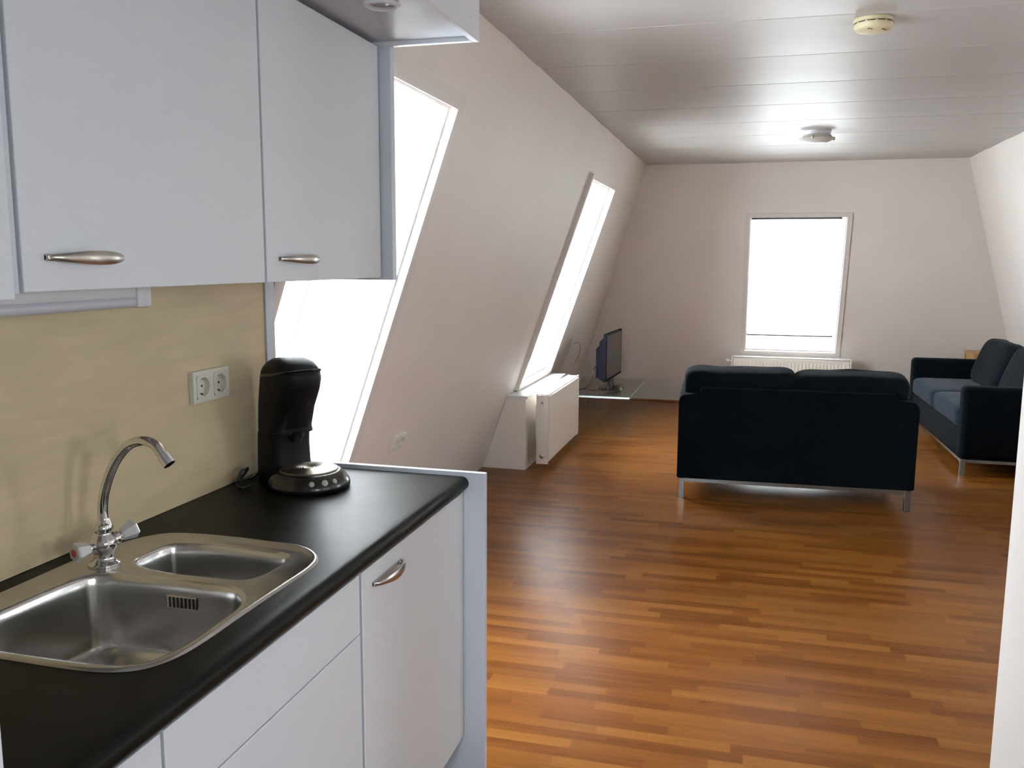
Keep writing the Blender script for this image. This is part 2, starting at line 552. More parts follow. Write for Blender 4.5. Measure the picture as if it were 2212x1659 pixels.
window(1, OL, UL, VL, NL, W1, depth=0.38, th=THD)
window(2, OL, UL, VL, NL, W2, cas=0.035, proud=0.03, depth=0.38, th=THD)
window(3, OB, UB, VB, NB, W3, cas=0.04, proud=0.012, depth=0.40, th=THD)
window(4, OR, UR, VR, NR, WR)
window(5, OR, UR, VR, NR, WR2)
window(7, OR, UR, VR, NR, WR3)
window(6, (0, -2.0, 0), (1, 0, 0), (0, 0, 1), (0, 1, 0), (-0.50, 0.12, 1.30, 2.15))

# end strip of the kitchen wall, beside the sloping window
struct('trim_1', bx(XW - 0.05, XW + 0.012, 2.212, YE + 0.004, 0.9, 1.46, bev=0.002), MELA_EDGE)
# thin dark reddish skirting along back wall
bm = bmesh.new()
prism(bm, [(YB - SB * 0.0 - 0.010, 0.0), (YB + 0.02, 0.0), (YB + 0.02 - SB * 0.018, 0.018), (YB - 0.008 - SB * 0.018, 0.018)], 'x', XF + 0.02, XR - 0.02)
struct('baseboard_back', bm, mat('skirting_wood', (0.30, 0.10, 0.03), 0.4))

# roller blind on the back window
rb = thing('roller_blind', 'white roller blind drawn down the window at the far end of the room', 'blind')
yb_t = 8.80
def bq(px_x, z, y): return (px_x, y, z)
zt, zb = 1.922, 0.727
xt0, xt1 = -0.026, 0.820
yt = YB - SB * zt + 0.365 * nb; ybm = YB - SB * zb + 0.365 * nb
bm = bmesh.new()
# cloth hangs parallel to the sash
v = [bm.verts.new(p) for p in ((xt0 + .012, ybm, zb), (xt1 - .012, ybm, zb), (xt1 - .012, yt, zt), (xt0 + .012, yt, zt))]
v2 = [bm.verts.new((q.co.x, q.co.y + 0.0012, q.co.z)) for q in v]
bm.faces.new(v); bm.faces.new(v2)
for i in range(4): bm.faces.new((v[i], v[(i + 1) % 4], v2[(i + 1) % 4], v2[i]))
obj('blind_cloth', bm, BLIND, rb)
bm = bmesh.new(); tube(bm, [(xt0, yt, zt + 0.004), (xt1, yt, zt + 0.004)], 0.012, 12, 0)
obj('roller_tube', bm, BLINDHW, rb, smooth=True)
bm = bmesh.new(); box(bm, xt0 - 0.004, xt1 + 0.004, ybm - 0.008, ybm + 0.008, zb - 0.014, zb + 0.014, bev=0.003)
obj('bottom_bar', bm, BLINDHW, rb)
for sx in (xt0 - 0.012, xt1 + 0.004):
    bm = bmesh.new(); box(bm, sx, sx + 0.010, yt - 0.016, yt + 0.016, zt - 0.014, zt + 0.020, bev=0.002)
    obj('end_bracket', bm, BLINDHW, rb)
    bm = bmesh.new(); tube(bm, [(sx + 0.005, yt, zt), (sx + 0.005, ybm, zb)], 0.0035, 6, 0)
    obj('guide_wire', bm, BLINDHW, rb)



# ------------------------------------------------------------------ kitchen: wall cabinets
XD = -1.0            # door face of the wall cabinets
ZB0, ZT0 = 1.45, 2.072


def arch_handle(parent, y0, y1, z, x, proj=0.028, hw=0.012, flip=False):
    """flat bowed strap handle that is thin at one end and broad at the other"""
    bm = bmesh.new()
    n = 18; rings = []
    for i in range(n + 1):
        t = i / n
        yy = y0 + (y1 - y0) * t
        dx = proj * (math.sin(PI * t) ** 0.55 if 0 < t < 1 else 0)
        s = (1 - t) if flip else t
        wv = hw * (0.36 + 0.70 * math.sin(PI * min(1, max(0, (s - 0.0) / 1.0)) ** 1.0) ** 1.2 * (0.55 + 0.45 * s))
        th = 0.0035
        rings.append([(x + dx - th, yy, z - wv), (x + dx + th * 0.2, yy, z - wv), (x + dx + th, yy, z - wv * 0.5), (x + dx + th, yy, z + wv * 0.5), (x + dx + th * 0.2, yy, z + wv), (x + dx - th, yy, z + wv)])
    loft(bm, rings)
    for yy in (y0, y1):
        s = 1 if yy == y0 else -1
        box(bm, x - 0.001, x + 0.008, min(yy, yy + s * 0.018), max(yy, yy + s * 0.018), z - hw * 0.42, z + hw * 0.42, bev=0.002)
    h = obj('handle', bm, NICKEL, parent, smooth=50)
    h['label'] = 'bowed metal strap handle'
    return h


def wall_cabinet(y0, y1, label, doors, xd=XD, z0=ZB0, end_panel=None):
    c = thing('wall_cabinet', label, 'cabinet', (XW, (y0 + y1) / 2, z0), 0, 'white wall cabinets over the worktop')
    dx, dy, dz = -XW, -(y0 + y1) / 2, -z0
    bm = bmesh.new()
    b = lambda *a, **k: box(bm, a[0] + dx, a[1] + dx, a[2] + dy, a[3] + dy, a[4] + dz, a[5] + dz, **k)
    t = 0.016
    b(XW + 0.001, xd - (0.005 if doors[0][0] - y0 > t else 0.020), y0, y0 + t, z0, ZT0)
    b(XW + 0.001, xd - 0.020, y1 - t, y1, z0, ZT0)
    b(XW + 0.001, xd - 0.020, y0 + t, y1 - t, z0 + 0.001, z0 + t)
    b(XW + 0.001, xd - 0.020, y0 + t, y1 - t, ZT0 - t, ZT0 - 0.001)
    b(XW + 0.001, XW + 0.006, y0 + t, y1 - t, z0 + t, ZT0 - t)
    obj('carcass', bm, MELA_EDGE, c)
    for (a0, a1, hy0, hy1, hz) in doors:
        d = obj('door', bx(xd - 0.018 + dx, xd + dx, a0 + dy, a1 + dy, z0 + 0.001 + dz, ZT0 - 0.002 + dz, bev=0.0018), MELA, c)
        if hy0 is not None:
            arch_handle(d, hy0 + dy, hy1 + dy, hz + dz, xd + dx)
    if end_panel:
        obj('side_panel', bx(XW + 0.001 + dx, -0.967 + dx, end_panel[0] + dy, end_panel[1] + dy, z0 - 0.006 + dz, ZT0 - 0.001 + dz, bev=0.0015), MELA_EDGE, c)
    return c


wall_cabinet(0.65, 1.004, 'white wall cabinet cut off by the left frame edge', [(0.653, 0.994, None, None, 0)], xd=-0.985, z0=1.441)
wall_cabinet(1.006, 1.675, 'white wall cabinet with the wide door above the sink', [(1.026, 1.6715, 1.066, 1.229, 1.501)])
wall_cabinet(1.677, 2.285, 'narrower white wall cabinet at the window end, above the coffee maker', [(1.6795, 2.281, 1.730, 1.903, 1.501)], end_panel=(2.2865, 2.3135))

# canopy board with spotlight over the wall cabinets
XFAS = -0.722
cp = thing('cabinet_canopy', 'white canopy board jutting out along the top of the wall cabinets', 'canopy', (XFAS, 2.31, ZT0))
o_ = (XFAS, 2.31, ZT0)
obj('soffit', bx(XW + 0.001 - o_[0], -0.019, 0.4 - o_[1], -0.019, 0.012, 0.028), MELA_EDGE, cp)
obj('fascia', bx(-0.018, 0.0, 0.4 - o_[1], 0.0, 0.0, 0.30, bev=0.0015), MELA, cp)
obj('end_board', bx(XW + 0.25 - o_[0], -0.0185, -0.018, 0.0, 0.0, 0.30, bev=0.0015), MELA, cp)
for (zz, yy) in ((0.045, -0.08), (0.20, -0.05)):
    obj('screw_cap', lathe(bmesh.new(), [(0.004, 0.0), (0.003, 0.0015), (0.0005, 0.0018)], (0.0002, yy, zz), 12, 'x'), MELA_EDGE, cp)

sp_ = thing('recessed_spotlight', 'round white recessed spotlight in the underside of the canopy', 'spotlight', (-0.850, 1.962, ZT0 + 0.0125))
bm = bmesh.new()
lathe(bm, [(0.030, 0.004), (0.030, -0.006), (0.034, -0.009), (0.040, -0.007), (0.043, -0.001), (0.043, 0.004)], n=40, cap=False)
obj('rim', bm, WHITEPL, sp_, smooth=True)
bm = bmesh.new(); lathe(bm, [(0.0305, 0.0008), (0.026, -0.001), (0.010, -0.003), (0.001, -0.0034)], n=32)
obj('lens', bm, mat('frosted_lens', (0.30, 0.29, 0.28), 0.15, spec=0.7), sp_, smooth=True)

# strip lamp under the cabinet
ul = thing('under_cabinet_lamp', 'white fluorescent strip lamp fixed beneath the wall cabinets', 'lamp', (-1.195, 1.080, 1.449))
obj('housing', bx(-0.022, 0.022, -0.41, 0.436, -0.026, 0.0, bev=0.004), WHITEPL, ul, smooth=30)
bm = bmesh.new(); tube(bm, [(0.010, -0.40, -0.034), (0.010, 0.40, -0.034)], 0.0115, 16, 0)
obj('tube_cover', bm, mat('milky_tube', (0.62, 0.62, 0.68), 0.3), ul, smooth=True)
obj('end_cap', bx(-0.018, 0.027, 0.398, 0.442, -0.046, -0.0005, bev=0.007), WHITEPL, ul, smooth=30)

# backsplash
bsp = tag(obj('backsplash_panel', bx(XW + 0.0005, XW + 0.006, 0.35, 2.2115, 0.901, 1.449), BEIGE), 'beige wood-grain splashback board on the wall behind the sink', 'splashback')


# sockets -------------------------------------------------------------
def schuko(root, n, pitch, size, plate_mat, ins_mat):
    """plate lies in local XZ, faces -Y (local); n inserts along local X"""
    Lx = pitch * (n - 1) + size
    kk = size * 0.36 - 0.0005
    holes_ = [((i - (n - 1) / 2) * pitch - kk, (i - (n - 1) / 2) * pitch + kk, -kk, kk) for i in range(n)]
    pm = panel_holes((0, 0, 0), (1, 0, 0), (0, 0, 1), (0, -1, 0), [], [], (-Lx / 2, Lx / 2), (-size / 2, size / 2), holes_, 0.013, '', None, front=0.013)
    bmesh.ops.recalc_face_normals(pm, faces=pm.faces[:])
    rim = [e for e in pm.edges if all((abs(abs(v.co.x) - Lx / 2) < 1e-5 or abs(abs(v.co.z) - size / 2) < 1e-5) and abs(v.co.y + 0.013) < 1e-5 for v in e.verts)
           and (abs(e.verts[0].co.x - e.verts[1].co.x) < 1e-6 and abs(abs(e.verts[0].co.x) - Lx / 2) < 1e-5 or abs(e.verts[0].co.z - e.verts[1].co.z) < 1e-6 and abs(abs(e.verts[0].co.z) - size / 2) < 1e-5)]
    bmesh.ops.bevel(pm, geom=rim, offset=0.003, segments=2, profile=0.5, affect='EDGES')
    obj('plate', pm, plate_mat, root, smooth=30)
    for i in range(n):
        cx = (i - (n - 1) / 2) * pitch
        bm = bmesh.new()
        k = size * 0.36
        # square insert with a round well
        N = 32
        sq = []
        for a in range(N):
            th = 2 * PI * (a + 0.5) / N
            c, s = math.cos(th), math.sin(th); mxx = max(abs(c), abs(s))
            sq.append((cx + k * c / mxx, -0.0150, k * s / mxx))
        circ = lambda r, y: [(cx + r * math.cos(2 * PI * (a + 0.5) / N), y, r * math.sin(2 * PI * (a + 0.5) / N)) for a in range(N)]
        base = [(p[0], -0.0125, p[2]) for p in sq]
        loft(bm, [base, sq, circ(k * 0.80, -0.0150), circ(k * 0.77, -0.0010)], cap=False)
        bm.verts.ensure_lookup_table(); bm.faces.new(bm.verts[-N:])
        ins = obj('socket_insert', bm, ins_mat, root, smooth=30)
        bm = bmesh.new()
        for sx in (-1, 1):
            lathe(bm, [(0.0030, 0.0), (0.0030, -0.0012)], (cx + sx * 0.0095, -0.0011, 0.0), 12, 'y')
        for sz in (-1, 1):
            box(bm, cx - 0.003, cx + 0.003, -0.008, -0.0011, sz * k * 0.66 - 0.002, sz * k * 0.66 + 0.002)
        obj('pin_hole', bm, DARKHOLE, ins)


s1 = thing('power_socket', 'cream double power socket on the beige splashback', 'socket', (XW + 0.0065, 1.930, 1.1825), PI / 2)
schuko(s1, 2, 0.073, 0.081, CREAM, CREAM)
zs = 0.624
s2 = thing('power_socket', 'small cream power socket low on the sloping wall between the two windows', 'socket', (XF + SL * zs + 0.0005, 3.877, zs))
s2.rotation_euler = (0, 0, 0)
# local X -> +Y, local -Y -> wall normal, local Z -> up the slope
mm = Matrix.Identity(4)
for i in range(3):
    mm[i][0] = UL[i]; mm[i][1] = -NL[i]; mm[i][2] = VL[i]; mm[i][3] = s2.location[i]
s2.matrix_world = mm
schuko(s2, 2, 0.073, 0.081, CREAM, CREAM)

# ------------------------------------------------------------------ worktop
XN = -0.742
wt_y0, wt_y1 = 0.665, 2.2715
bm = bmesh.new()
O3 = (0, 0, 0.90)
SINK_OUT = [(-1.284, 1.10), (-1.284, 1.25), (-1.284, 1.40), (-1.272, 1.49), (-1.252, 1.55), (-1.215, 1.594), (-1.147, 1.610), (-1.052, 1.613), (-0.971, 1.609), (-0.900, 1.601), (-0.853, 1.577), (-0.820, 1.536), (-0.808, 1.482), (-0.808, 1.41), (-0.810, 1.32), (-0.811, 1.23), (-0.811, 1.15), (-0.815, 1.095), (-0.829, 1.052), (-0.852, 1.025), (-0.895, 1.008), (-0.96, 1.003), (-1.05, 1.003), (-1.15, 1.003), (-1.22, 1.008), (-1.265, 1.032)]
w_ = bmesh.new()
cx0 = Vector((-1.04, 1.3))
hole = [cx0 + (Vector(p) - cx0) * 0.978 for p in SINK_OUT]
rect = [(XW + 0.001, wt_y0), (-0.775, wt_y0), (-0.775, wt_y1), (XW + 0.001, wt_y1)]
for z_ in (0.90, 0.861):
    es = []
    for lp in (rect, hole):
        vs_ = [w_.verts.new((p[0], p[1], z_)) for p in lp]
        es += [w_.edges.new((vs_[i], vs_[(i + 1) % len(vs_)])) for i in range(len(vs_))]
    bmesh.ops.triangle_fill(w_, use_beauty=True, edges=es)
w_.verts.ensure_lookup_table()
nv = len(w_.verts) // 2
for lo_, n_ in ((0, 4), (4, len(hole))):
    for i in range(n_):
        j = (i + 1) % n_
        w_.faces.new((w_.verts[lo_ + i], w_.verts[lo_ + j], w_.verts[nv + lo_ + j], w_.verts[nv + lo_ + i]))
# rounded nose
pr = [(-0.7755, 0.861), (-0.7755, 0.90)]
for k in range(0, 11):
    a = PI / 2 - PI * k / 10 * 0.93
    pr.append((XN - 0.0195 + 0.0195 * math.cos(a), 0.8805 + 0.0195 * math.sin(a)))
prism(w_, pr, 'y', wt_y0, wt_y1)
tag(obj('worktop', w_, WORKTOP, smooth=35), 'charcoal laminate worktop with a rounded front edge around the steel sink', 'worktop')
ep = tag(obj('counter_end_panel', bx(XW + 0.001, -0.694, 2.273, 2.291, 0.0, 0.912, bev=0.0015), mat('white_end_panel', (0.66, 0.70, 0.77), 0.4, spec=0.4)), 'white side panel closing the window end of the kitchen counter', 'panel')


# ------------------------------------------------------------------ base cabinets
XB = -0.757


def base_cabinet(y0, y1, label, fronts):
    c = thing('base_cabinet', label, 'cabinet', (XB, (y0 + y1) / 2, 0.0), 0, 'white base cabinets under the worktop')
    dx, dy = -XB, -(y0 + y1) / 2
    bm = bmesh.new()
    b = lambda *a, **k: box(bm, a[0] + dx, a[1] + dx, a[2] + dy, a[3] + dy, a[4], a[5], **k)
    t = 0.016
    xb = XB - 0.019
    b(XW + 0.01, xb, y0 + 0.0005, y0 + t, 0.12, 0.860)
    b(XW + 0.01, xb, y1 - t, y1 - 0.0005, 0.12, 0.860)
    b(XW + 0.01, xb, y0 + t, y1 - t, 0.12, 0.136)
    b(XW + 0.01, XW + 0.015, y0 + t, y1 - t, 0.136, 0.860)
    obj('carcass', bm, MELA_EDGE, c)
    obj('plinth', bx(XB - 0.075 + dx, XB - 0.06 + dx, y0 + dy, y1 + dy, 0.0, 0.119), MELA_EDGE, c)
    for (nm, a0, a1, z0, z1, hd) in fronts:
        d = obj(nm, bx(XB - 0.018 + dx, XB + dx, a0 + dy, a1 + dy, z0, z1, bev=0.0018), MELA, c)
        if hd:
            arch_handle(d, hd[0] + dy, hd[1] + dy, hd[2], XB + dx, flip=False)
    return c


base_cabinet(0.665, 0.958, 'white base cabinet nearest the camera, beside the sink unit', [('door', 0.668, 0.9555, 0.125, 0.855, None)])
base_cabinet(0.960, 1.594, 'white sink base unit with a blank panel over a lower door', [('front_panel', 0.9630, 1.590, 0.7285, 0.855, None), ('door', 0.9630, 1.590, 0.125, 0.7255, None)])
base_cabinet(1.596, 2.2715, 'white base cabinet with a bowed metal handle below the coffee maker', [('door', 1.603, 2.2685, 0.125, 0.855, (1.652, 1.812, 0.812))])

# tall white cabinet at the very left edge
tallc = tag(obj('tall_cabinet', bx(-1.33, -0.693, 0.02, 0.6435, 0.0, 2.06, bev=0.002), MELA), 'edge of a white upright cabinet in the lower left corner, beside the worktop', 'cabinet')

# ------------------------------------------------------------------ sink
ZS = 0.9005
sink = thing('sink', 'stainless steel sink with one large and one small bowl', 'sink', (-1.04, 1.3, ZS))
SO = Vector((-1.04, 1.3, ZS))
outer = SINK_OUT
bowl1 = [(-1.226, 1.10), (-1.223, 1.152), (-1.220, 1.215), (-1.214, 1.28), (-1.200, 1.334), (-1.164, 1.358), (-1.099, 1.363), (-1.013, 1.364), (-0.935, 1.362), (-0.883, 1.349), (-0.846, 1.314), (-0.830, 1.27), (-0.826, 1.20), (-0.827, 1.122), (-0.840, 1.062), (-0.868, 1.034), (-0.92, 1.021), (-1.0, 1.018), (-1.1, 1.018), (-1.17, 1.024), (-1.212, 1.052)]
bowl2 = [(-1.178, 1.440), (-1.178, 1.475), (-1.176, 1.512), (-1.160, 1.544), (-1.113, 1.559), (-1.060, 1.564), (-0.981, 1.561), (-0.908, 1.553), (-0.879, 1.532), (-0.870, 1.492), (-0.872, 1.443), (-0.885, 1.402), (-0.916, 1.385), (-0.99, 1.381), (-1.061, 1.382), (-1.13, 1.395), (-1.165, 1.414)]


def ringpts(p2, z, inset=0.0, sub=5):
    c = catmull([(a, b_, 0) for a, b_ in p2], sub, True)
    n = len(c); res = []
    for i in range(n):
        t = (c[(i + 1) % n] - c[i - 1]).normalized()
        nn = Vector((-t.y, t.x, 0))
        res.append(c[i] + nn * inset)
    ctr = sum(c, Vector()) / n
    # make sure inset is inward
    if inset and (res[0] - ctr).length > (c[0] - ctr).length:
        res = [c[i] - (res[i] - c[i]) for i in range(n)]
    return [Vector((p.x, p.y, z)) for p in res]


def scl(ring, k, z):
    n = len(ring); c = sum(ring, Vector()) / n
    return [Vector((c.x + (p.x - c.x) * k, c.y + (p.y - c.y) * k, z)) for p in ring]


bm = bmesh.new()
def addring(r): return [bm.verts.new(p - SO) for p in r]
def bridge(a, b):
    n = len(a)
    for i in range(n): bm.faces.new((a[i], a[(i + 1) % n], b[(i + 1) % n], b[i]))
o0 = addring(ringpts(outer, ZS - 0.0002)); o1 = addring(ringpts(outer, ZS + 0.0035, 0.003)); o2 = addring(ringpts(outer, ZS + 0.0042, 0.009)); o3 = addring(ringpts(outer, ZS + 0.0018, 0.0135))
bridge(o0, o1); bridge(o1, o2); bridge(o2, o3)
b1 = addring(ringpts(bowl1, ZS + 0.0018)); b2 = addring(ringpts(bowl2, ZS + 0.0018))
edges = []
for loop in (o3, b1, b2):
    n = len(loop)
    for i in range(n):
        e = bm.edges.get((loop[i], loop[(i + 1) % n])) or bm.edges.new((loop[i], loop[(i + 1) % n]))
        edges.append(e)
bmesh.ops.triangle_fill(bm, use_beauty=True, use_dissolve=False, edges=edges)
obj('rim_sheet', bm, STEEL, sink, smooth=50)


def bowl(name, pts, depth, drain):
    global bm
    bm = bmesh.new()
    R0 = ringpts(pts, 0)
    st = [(0.0, 1.0, 0.0018), (0.006, None, 0.0005), (0.0095, None, -0.006), (0.0115, None, -0.02)]
    prev = None
    rings = []
    for ins, _, dz in st: rings.append(ringpts(pts, ZS + dz, ins))
    last = rings[-1]
    for k in range(1, 8):
        t = k / 8
        rings.append(scl(last, 1 - 0.055 * t, ZS - 0.02 - (depth - 0.045) * t))
    cz = ZS - depth
    for k in range(1, 9):
        a = PI / 2 * k / 8
        s0 = 0.945
        rings.append(scl(last, s0 - 0.20 * (1 - math.cos(a)), cz + 0.025 * (1 - math.sin(a)) + 0.0))
    rings.append(scl(last, 0.45, cz - 0.003)); rings.append(scl(last, 0.18, cz - 0.006))
    vs = [addring(r) for r in rings]
    for a, b in zip(vs[:-1], vs[1:]): bridge(a, b)
    bm.faces.new(vs[-1])
    bo = obj(name, bm, STEEL_BOWL, sink, smooth=60)
    c = sum(R0, Vector()) / len(R0) - SO
    bm = bmesh.new()
    lathe(bm, [(0.040, 0.0), (0.040, 0.002), (0.034, 0.003), (0.030, 0.0), (0.022, -0.002), (0.010, 0.001), (0.002, 0.002)], (c.x, c.y, -depth - 0.005), 32)
    obj('drain', bm, CHROME, bo, smooth=40)
    return bo


bo1 = bowl('large_bowl', bowl1, 0.155, None)
bo2 = bowl('small_bowl', bowl2, 0.125, None)
bm = bmesh.new()
ov = Vector((-1.006, 1.3475, 0.862)) - SO
box(bm, ov.x - 0.032, ov.x + 0.032, ov.y - 0.0012, ov.y + 0.003, ov.z - 0.0125, ov.z + 0.0125, bev=0.0015)
ovp = obj('overflow_plate', bm, CHROME, bo1)
bm = bmesh.new()
for i in range(7):
    x = ov.x - 0.026 + i * 0.0085
    box(bm, x, x + 0.0042, ov.y - 0.002, ov.y - 0.0010, ov.z - 0.0095, ov.z + 0.0095)
obj('overflow_slot', bm, DARKHOLE, ovp)

# ------------------------------------------------------------------ tap
fx, fy, fz = -1.210, 1.390, ZS + 0.0022
tap = thing('kitchen_tap', 'chrome swan-neck mixer tap with two clear knobs behind the sink', 'tap', (fx, fy, fz))
bm = bmesh.new()
lathe(bm, [(0.030, 0.0), (0.030, 0.004), (0.026, 0.007), (0.020, 0.010), (0.018, 0.018), (0.021, 0.028), (0.025, 0.036), (0.026, 0.044), (0.023, 0.054), (0.016, 0.061), (0.0145, 0.066), (0.0155, 0.068), (0.0155, 0.080), (0.012, 0.083)], n=32)
tb = obj('tap_body', bm, CHROME, tap, smooth=50)
# side arms
adir = [Vector((-0.30, -0.95, -0.02)).normalized(), Vector((0.36, 0.86, 0.26)).normalized()]
for k, d in enumerate(adir):
    st = Vector((0, 0, 0.040)) + d * (0.008 if k == 0 else 0.018)
    bm = bmesh.new()
    u = d.orthogonal().normalized(); v_ = d.cross(u)
    def cone(prof, nn=24, facet=False):
        rings = []
        for r, h in prof:
            rings.append([st + d * h + (u * math.cos(2 * PI * i / nn) + v_ * math.sin(2 * PI * i / nn)) * r for i in range(nn)])
        return rings
    loft(bm, cone([(0.0135, 0.0), (0.015, 0.006), (0.015, 0.012), (0.011, 0.016), (0.009, 0.022)]))
    val = obj('valve', bm, CHROME, tap, smooth=50)
    bm = bmesh.new()
    loft(bm, cone([(0.010, 0.020), (0.013, 0.023), (0.0195, 0.045), (0.0195, 0.0495), (0.017, 0.052)], 6))
    kb = obj('knob', bm, mat('clear_acrylic_knob', (0.55, 0.55, 0.53), 0.12, spec=0.8, coat=0.5), tap)
    bm = bmesh.new(); loft(bm, cone([(0.0075, 0.0515), (0.0075, 0.0535), (0.005, 0.0542)], 16))
    obj('knob_cap', bm, RED if k == 0 else BLUE, kb)
# spout : swan neck swung out over the small bowl
pl = [(0.0, 0.006, 0.075), (-0.003, 0.008, 0.11), (0.004, 0.010, 0.150), (0.026, 0.012, 0.200), (0.059, 0.012, 0.238), (0.093, 0.012, 0.251), (0.122, 0.011, 0.245), (0.141, 0.010, 0.224)]
bm = bmesh.new(); tube(bm, pl, 0.0098, 20, 8)
so = obj('spout', bm, CHROME, tap, smooth=60)
d = (Vector(pl[-1]) - Vector(pl[-2])).normalized(); e = Vector(pl[-1])
bm = bmesh.new(); tube(bm, [e - d * 0.002, e + d * 0.020], 0.0118, 20, 0)
obj('aerator', bm, mat('bright_chrome', (0.85, 0.85, 0.88), 0.15, metal=1.0), so, smooth=60)
bm = bmesh.new(); lathe(bm, [(0.0155, 0.0), (0.0165, 0.003), (0.0165, 0.008), (0.0125, 0.016), (0.0105, 0.024)], (0.0, 0.006, 0.068), 24)
obj('spout_collar', bm, CHROME, tap, smooth=50)

# ------------------------------------------------------------------ coffee maker
cx_, cy_ = -1.119, 2.056
cm = thing('coffee_maker', 'black coffee pod machine on the worktop in front of the window', 'coffee maker', (cx_, cy_, 0.9003))
fd = Vector((0.856, -0.522, 0)).normalized()           # out of the front of the machine
fr_ = Vector((-fd.y, fd.x, 0))
def cpt(a, b, z): return fd * a + fr_ * b + Vector((0, 0, z))
# tower: loft of rounded sections (height, back, front, half width)
secs = [(0.000, -0.192, -0.060, 0.066), (0.012, -0.194, -0.060, 0.069), (0.05, -0.192, -0.070, 0.068), (0.10, -0.190, -0.073, 0.067),
        (0.128, -0.188, -0.070, 0.067), (0.133, -0.188, -0.048, 0.067), (0.146, -0.187, -0.056, 0.067), (0.20, -0.182, -0.038, 0.069), (0.25, -0.176, -0.016, 0.070), (0.280, -0.170, -0.006, 0.070),
        (0.297, -0.165, -0.009, 0.068), (0.309, -0.156, -0.020, 0.064), (0.321, -0.142, -0.034, 0.056), (0.330, -0.123, -0.053, 0.043), (0.3342, -0.105, -0.071, 0.027), (0.335, -0.094, -0.082, 0.011)]
secs = [(h * 1.018, ba, fo + (0.010 if h > 0.22 and h < 0.325 else 0.0), hw) for h, ba, fo, hw in secs]
bm = bmesh.new(); rings = []
for (h, ba, fo, hw) in secs:
    ring = []; c = (ba + fo) / 2; r = (fo - ba) / 2
    for i in range(40):
        th = 2 * PI * i / 40
        def sg(v, e): return math.copysign(abs(v) ** e, v)
        ring.append(cpt(c + r * sg(math.cos(th), 0.75), hw * sg(math.sin(th), 0.75), h))
    rings.append(ring)
loft(bm, rings)
tw = obj('tower', bm, BLACKSAT, cm, smooth=45)
# lid seam band and lid lever
bm = bmesh.new(); rings = []
for (h, gr) in ((0.293, 0.0012), (0.2965, 0.0030), (0.300, 0.0012)):
    ring = []
    c = (-0.167 + 0.001) / 2; r = (0.167 + 0.001) / 2 + gr
    for i in range(40):
        th = 2 * PI * i / 40
        ring.append(cpt(c + r * sg(math.cos(th), 0.75), (0.069 + gr) * sg(math.sin(th), 0.75), h + 0.016 * (math.cos(th))))
    rings.append(ring)
loft(bm, rings)
obj('lid_lever', bm, BLACKPL, cm, smooth=60)
# spout under the head
bm = bmesh.new(); loft(bm, [[cpt(-0.062 + 0.020 * k * math.cos(t), 0.022 * k * math.sin(t), z) for t in [2 * PI * i / 20 for i in range(20)]] for z, k in ((0.140, 1.0), (0.128, 0.95), (0.112, 0.55))])
obj('coffee_spout', bm, BLACKPL, cm, smooth=50)
# base dome
bm = bmesh.new()
def oval(a, b, z, off=0.0): return [cpt(off + a * math.cos(2 * PI * i / 56), b * math.sin(2 * PI * i / 56), z) for i in range(56)]
loft(bm, [oval(0.103, 0.103, 0.0), oval(0.1075, 0.1075, 0.004), oval(0.108, 0.108, 0.012), oval(0.105, 0.105, 0.022), oval(0.095, 0.095, 0.035), oval(0.085, 0.085, 0.043), oval(0.077, 0.077, 0.0455)])
obj('base', bm, BLACKPL, cm, smooth=60)
bm = bmesh.new()
rg = [oval(0.077, 0.077, 0.0456), oval(0.077, 0.077, 0.0475)]
for k in range(10):
    s = 0.97 - k * 0.088
    rg += [oval(0.077 * s, 0.077 * s, 0.0492 + 0.0002 * k), oval(0.077 * (s - 0.03), 0.077 * (s - 0.03), 0.0480 + 0.0002 * k)]
loft(bm, rg)
obj('drip_tray', bm, DISC, cm, smooth=30)
# buttons on the sloping front of the base
def on_base(ang, hh):
    # point and normal on the dome band (height ~0.028)
    a = 0.1005; b = 0.1005
    p = cpt(a * math.cos(ang), b * math.sin(ang), hh)
    n = (fd * math.cos(ang) / a + fr_ * math.sin(ang) / b).normalized()
    n = (n + Vector((0, 0, 0.55))).normalized()
    return p, n
import_angles = [(-0.47, 0.0072, BUTTON), (-0.13, 0.0085, BUTTON), (0.17, 0.0066, BUTTON)]
for ang, r, mm_ in import_angles:
    p, n = on_base(ang, 0.0285)
    u = Vector((0, 0, 1)).cross(n).normalized(); v_ = n.cross(u)
    bm = bmesh.new()
    loft(bm, [[p + n * h + (u * math.cos(2 * PI * i / 20) + v_ * math.sin(2 * PI * i / 20)) * r * k for i in range(20)] for h, k in ((-0.003, 1.0), (0.0012, 1.0), (0.0022, 0.85), (0.0024, 0.3))])
    obj('button', bm, mm_, cm, smooth=50)
for ang in (-0.46, -0.17, -0.12, -0.07):
    bm = bmesh.new()
    a = 0.1083; b = 0.1083
    p = cpt(a * math.cos(ang), b * math.sin(ang), 0.0135)
    n = (fd * math.cos(ang) / a + fr_ * math.sin(ang) / b).normalized()
    u = Vector((0, 0, 1)).cross(n).normalized()
    for dz in (0, 0.0035):
        q = [p + u * sx * 0.0028 + Vector((0, 0, dz + sz * 0.0008)) for sx, sz in ((-1, -1), (1, -1), (1, 1), (-1, 1))]
        f0 = [bm.verts.new(x) for x in q]; f1 = [bm.verts.new(x + n * 0.0006) for x in q]
        bm.faces.new(f0); bm.faces.new(f1)
        for i in range(4): bm.faces.new((f0[i], f0[(i + 1) % 4], f1[(i + 1) % 4], f1[i]))
    obj('printed_mark', bm, MARK, cm)
